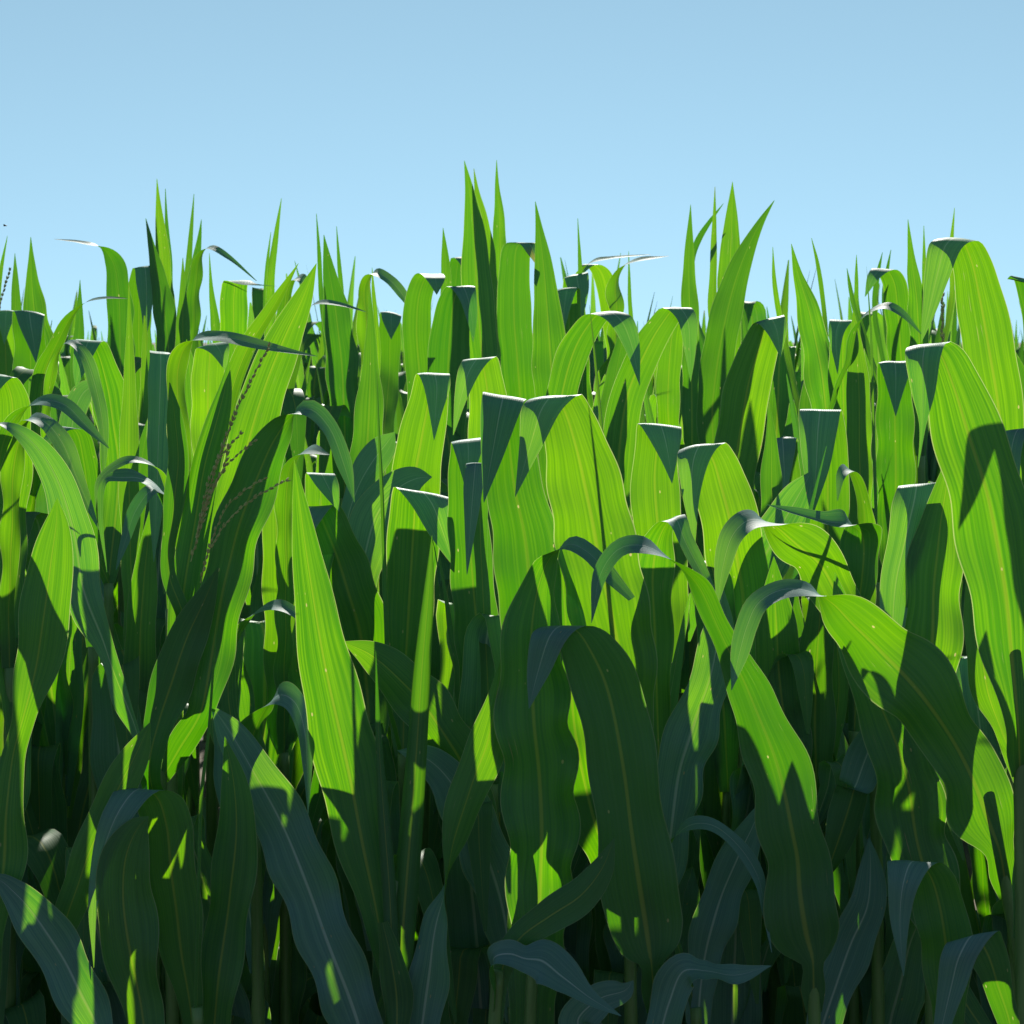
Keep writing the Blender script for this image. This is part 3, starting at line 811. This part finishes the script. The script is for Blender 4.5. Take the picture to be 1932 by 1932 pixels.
traced_plant("corn plant with straight lit sword leaning left and a yellow creased edge", 3.9, [(1562, 940), (1564, 1200)], [
 ('S', "1562,820,56 1548,690,62 1526,585,44 1505,515,18 1493,460,1", {'a': 0, 'fold': .5}),
 ('S', "1556,600,10 1543,500,8 1531,449,1", {'z': .3}),
 ('S', "1480,640,12 1462,540,10 1458,466,1", {'z': .3}),
], G3)
traced_plant("corn plant with grey leaf bowed up and right, thin at both ends", 3.6, [(1572, 980), (1574, 1200)], [
 ('R', "1562,790,10 1600,690,26 1616,622,24 1642,588,20 1672,577,17 1702,592,12 1740,632,1", {'b': 45}),
 ('F', "1592,860,52 1590,690,56 1591,625,50 1590,602,48 1578,625,32 1580,705,1", {'z': .15}),
], G3)
traced_plant("corn plant with dark stem-like leaf standing straight before lit ones, right side", 3.4, [(1655, 1100), (1656, 1300)], [
 ('S', "1655,980,18 1652,820,20 1648,700,18 1643,600,13 1635,502,1", {'a': 75, 'fold': .6, 'rip': .1}),
 ('S', "1625,1010,50 1622,850,54 1620,720,46 1615,650,28 1610,585,1", {'z': .2, 'a': 0}),
], G3)
traced_plant("corn plant with rounded lit hoop leaf among short needles on the skyline", 4.4, [(1700, 860), (1702, 1100)], [
 ('F', "1702,720,48 1695,600,50 1686,530,46 1670,507,40 1650,520,26 1632,560,1", {'a': -15}),
 ('S', "1650,580,10 1656,520,9 1665,476,1", {'z': .1}), ('S', "1668,560,9 1674,510,7 1681,471,1", {'z': .2}),
 ('S', "1618,580,9 1616,530,8 1616,481,1", {'z': .2}), ('S', "1612,580,10 1604,540,8 1598,506,1", {'z': .1}),
], G3)
traced_plant("corn plant with sharp lit spear and thin needle, left of the great folded leaf", 4.2, [(1738, 860), (1740, 1100)], [
 ('S', "1736,680,38 1729,560,32 1720,490,16 1713,414,1", {'a': 0}),
 ('S', "1747,640,13 1745,540,12 1743,426,1", {}), ('S', "1796,560,11 1795,470,10 1801,392,1", {'z': .2}),
], G3, tassel=[([(1775, 700), (1778, 620), (1779, 530)], .003)])
traced_plant("corn plant with wide dark fold striped by two slits of sunlight", 3.7, [(1690, 1100), (1692, 1300)], [
 ('F', "1690,1000,66 1690,880,72 1688,760,68 1688,681,60 1690,702,52 1690,742,26 1690,785,1", {}),
], G3)

# ------------------------------------------------------------------ the rows behind: prototypes copied along the rows
def wild_leaf(rng, z0, yaw, L, Wd, el0, bend, drop, sharp):
    """spine of a free-growing leaf: rises at el0, bends over at 'bend' of its length and hangs at 'drop' degrees"""
    pts = []
    x = 0.008; z = z0; n = 16
    side = rng.uniform(-.25, .25)
    for i in range(n + 1):
        s = i / n
        t = min(1, max(0, (s - bend + sharp / 2) / sharp)); t = t * t * (3 - 2 * t)
        el = R(el0 - 10 * s) * (1 - t) + R(drop) * t
        wv = Wd * min(1.0, .35 + 2.2 * s) * min(1.0, (1.02 - s) * 1.75) ** .85
        yw = yaw + side * s * (0.5 + t)
        C = (math.cos(yw + R(90)), math.sin(yw + R(90)), 0)
        C = tuple(-c for c in C)
        pts.append((x * math.cos(yw), x * math.sin(yw), z, max(.0006, wv), *C))
        x += math.cos(el) * L / n; z += math.sin(el) * L / n
    return pts

def wild_plant(seed, top, low, n_leaf, spikes, tassel):
    """a whole plant at the origin: stem to 'top', leaves between 'low' and 'top' in two ranks, spikes from the whorl"""
    rng = random.Random(seed)
    root = bpy.data.objects.new("corn_plant", None)
    V, Fc = stalk_mesh([(0, 0, 0), (rng.uniform(-.01, .01), 0, top * .6), (rng.uniform(-.02, .02), rng.uniform(-.02, .02), top)], .0125, .006)
    kids = [("stalk", V, Fc, M_STALK, None)]
    plane = R(-90) + rng.uniform(-.55, .55)
    for k in range(n_leaf):
        f = k / max(1, n_leaf - 1)
        z0 = low + (top - low) * f
        yaw = plane + (math.pi if k % 2 else 0) + rng.uniform(-.6, .6)
        L = rng.uniform(.55, .80) * (1 - .25 * f); Wd = rng.uniform(.068, .092)
        sharp = rng.choice((.07, .10, .14, .3))
        pts = wild_leaf(rng, z0, yaw, L, Wd, rng.uniform(66, 88), rng.uniform(.42, .70), rng.uniform(-88, -60), sharp)
        rows, ln = spline(pts, 40)
        V, Fc, UV = blade(rows, ln, rng, 6, rng.uniform(.03, .2), rng.uniform(.3, .9), 0.0, (sum(1 for q in pts if q[2] <= max(p[2] for p in pts)) and max(range(len(pts)), key=lambda i: pts[i][2]) / 16.0))
        kids.append(("leaf", V, Fc, M_LEAF, UV))
    for k in range(spikes):
        yaw = rng.uniform(0, 6.28)
        pts = wild_leaf(rng, top - .12, yaw, rng.uniform(.35, .62), rng.uniform(.03, .075), rng.uniform(80, 88), 1.3, 60, .4)
        rows, ln = spline(pts, 30)
        V, Fc, UV = blade(rows, ln, rng, 6, rng.uniform(.3, .6), .3)
        kids.append(("leaf", V, Fc, M_LEAF, UV))
    if tassel:
        V, Fc = [], []
        pp = [(0, 0, top - .05 + q * .015) for q in range(24)]
        spikelet_chain(V, Fc, pp, rng, .0028)
        kids.append(("tassel", V, Fc, M_TASSEL, None))
    obs = []
    for nm, V, Fc, m, UV in kids:
        o = link(nm, V, Fc, m, None, UV, nm != "tassel")
        COL.objects.unlink(o)
        obs.append(o)
    return root, obs

def place(proto, x, y, yaw, sc, label, group):
    root, kids = proto
    r = root.copy()
    COL.objects.link(r)
    r.location = (x, y, 0); r.rotation_euler = (0, 0, yaw); r.scale = (1, 1, sc)
    tag(r, label, "corn plant", group)
    for k in kids:
        c = k.copy()
        COL.objects.link(c)
        c.parent = r
    return r

TALL = [wild_plant(900 + i, 1.52 + .03 * (i % 4), 0.90, 13, 4 + i % 3, i % 7 == 5) for i in range(14)]
MID = [wild_plant(800 + i, 1.38 + .04 * (i % 3), .45, 14, 2, False) for i in range(8)]
LOW = [wild_plant(700 + i, 1.10 + .04 * (i % 3), .30, 13, 1, False) for i in range(8)]
G4 = "corn plants crowding the rows behind, seen only between nearer leaves"
G5 = "corn plants deep in the field whose tips make up the skyline"
G6 = "low corn plants lost in the shade between the front rows"
rng = random.Random(11)
for row, D in enumerate((3.12, 3.5, 3.95, 4.4)):
    half = 0.27 * D + 0.15
    x = -half + rng.uniform(0, .1)
    while x < half:
        place((MID if D > 3.6 else LOW)[rng.randrange(8)], x, D + rng.uniform(-.08, .08), rng.uniform(-.4, .4) + (math.pi if rng.random() < .5 else 0), rng.uniform(.92, 1.12),
              "low shaded corn plant between the front rows, showing only dim leaf pieces", G6)
        x += rng.uniform(.15, .21)
for row in range(8):
    D = 4.95 + .72 * row
    half = 0.26 * D + (0.4 if row < 4 else .15)
    x = -half + rng.uniform(0, .12)
    while x < half:
        deep = row >= 3
        sc = rng.uniform(.93, 1.07)
        place(TALL[rng.randrange(14)], x, D + rng.uniform(-.09, .09), rng.uniform(-.35, .35) + (math.pi if rng.random() < .5 else 0), sc,
              "distant corn plant deep in the field with small lit leaves near the skyline" if deep else "corn plant in the crowded rows behind, folded lit leaves glimpsed between nearer plants", G5 if deep else G4)
        x += rng.uniform(.17, .235)

# far end of the field: too many tops to count, one mass
V, Fc, UV = [], [], []
rng = random.Random(77)
for row in range(14):
    D = 10.4 + .8 * row
    half = 0.26 * D + .6
    x = -half
    while x < half:
        for k in range(5):
            if k < 4:
                pts = wild_leaf(rng, rng.uniform(1.2, 1.5), rng.uniform(0, 6.28), rng.uniform(.5, .7), rng.uniform(.06, .09), rng.uniform(70, 86), rng.uniform(.55, .8), -75, .15)
            else:
                pts = wild_leaf(rng, 1.45, rng.uniform(0, 6.28), rng.uniform(.4, .6), .045, 85, 1.3, 60, .4)
            rows, ln = spline(pts, 14)
            v, f, uv = blade(rows, ln, rng, 2, .1, .4)
            o = len(V); px, py = x + rng.uniform(-.08, .08), D + rng.uniform(-.2, .2)
            V += [(q.x + px, q.y + py, q.z) for q in v]
            Fc += [tuple(i + o for i in q) for q in f]; UV += uv
        x += .24
for row in range(12):
    D = 2.7 + .72 * row
    for side in (-1, 1):
        for q in range(11):
            x = side * (0.26 * D + .42 + .21 * q); py = D + rng.uniform(-.1, .1)
            v, f = tube([(x, py, 0), (x + rng.uniform(-.03, .03), py, 1.5)], [.0125, .006], 6)
            o = len(V); V += v; Fc += [tuple(i + o for i in t) for t in f]; UV += [(.2, .3, .3)] * len(v)
            for k in range(10):
                pts = wild_leaf(rng, .35 + .115 * k, (R(90) if k % 2 else R(-90)) + rng.uniform(-.7, .7), rng.uniform(.5, .75), rng.uniform(.065, .09), rng.uniform(66, 86), rng.uniform(.45, .75), -75, .12)
                rows, ln = spline(pts, 16)
                v, f, uv = blade(rows, ln, rng, 4, .1, .5)
                o = len(V)
                V += [(p.x + x, p.y + py, p.z) for p in v]
                Fc += [tuple(i + o for i in t) for t in f]; UV += uv
tag(link("distant_corn", V, Fc, M_LEAF, None, UV), "mass of corn at the far end and sides of the field", "corn", kind="stuff")

# ------------------------------------------------------------------ a small insect in the air at the left
ib = bpy.data.objects.new("flying_insect", None)
COL.objects.link(ib)
ib.location = at(10, 426, 3.4)
tag(ib, "tiny dark insect flying in the sky near the left edge", "insect")
V, Fc = tube([(-.0032, 0, -.0004), (-.0028, 0, 0), (-.001, 0, .0002), (.0004, 0, .0001), (.0012, 0, .0002), (.002, 0, .0003), (.0032, 0, .0001)], [.0002, .0009, .0012, .0006, .001, .0007, .0002], 8)
link("body", V, Fc, M_BUG, ib)
for sg in (-1, 1):
    V = [(.0006, sg * .0004, .0008), (-.0006, sg * .003, .0022), (-.0022, sg * .0042, .0024), (-.0030, sg * .003, .0016), (-.0014, sg * .0008, .0009)]
    link("wing", V, [(0, 1, 2, 3, 4)], M_WING, ib, smooth=False)
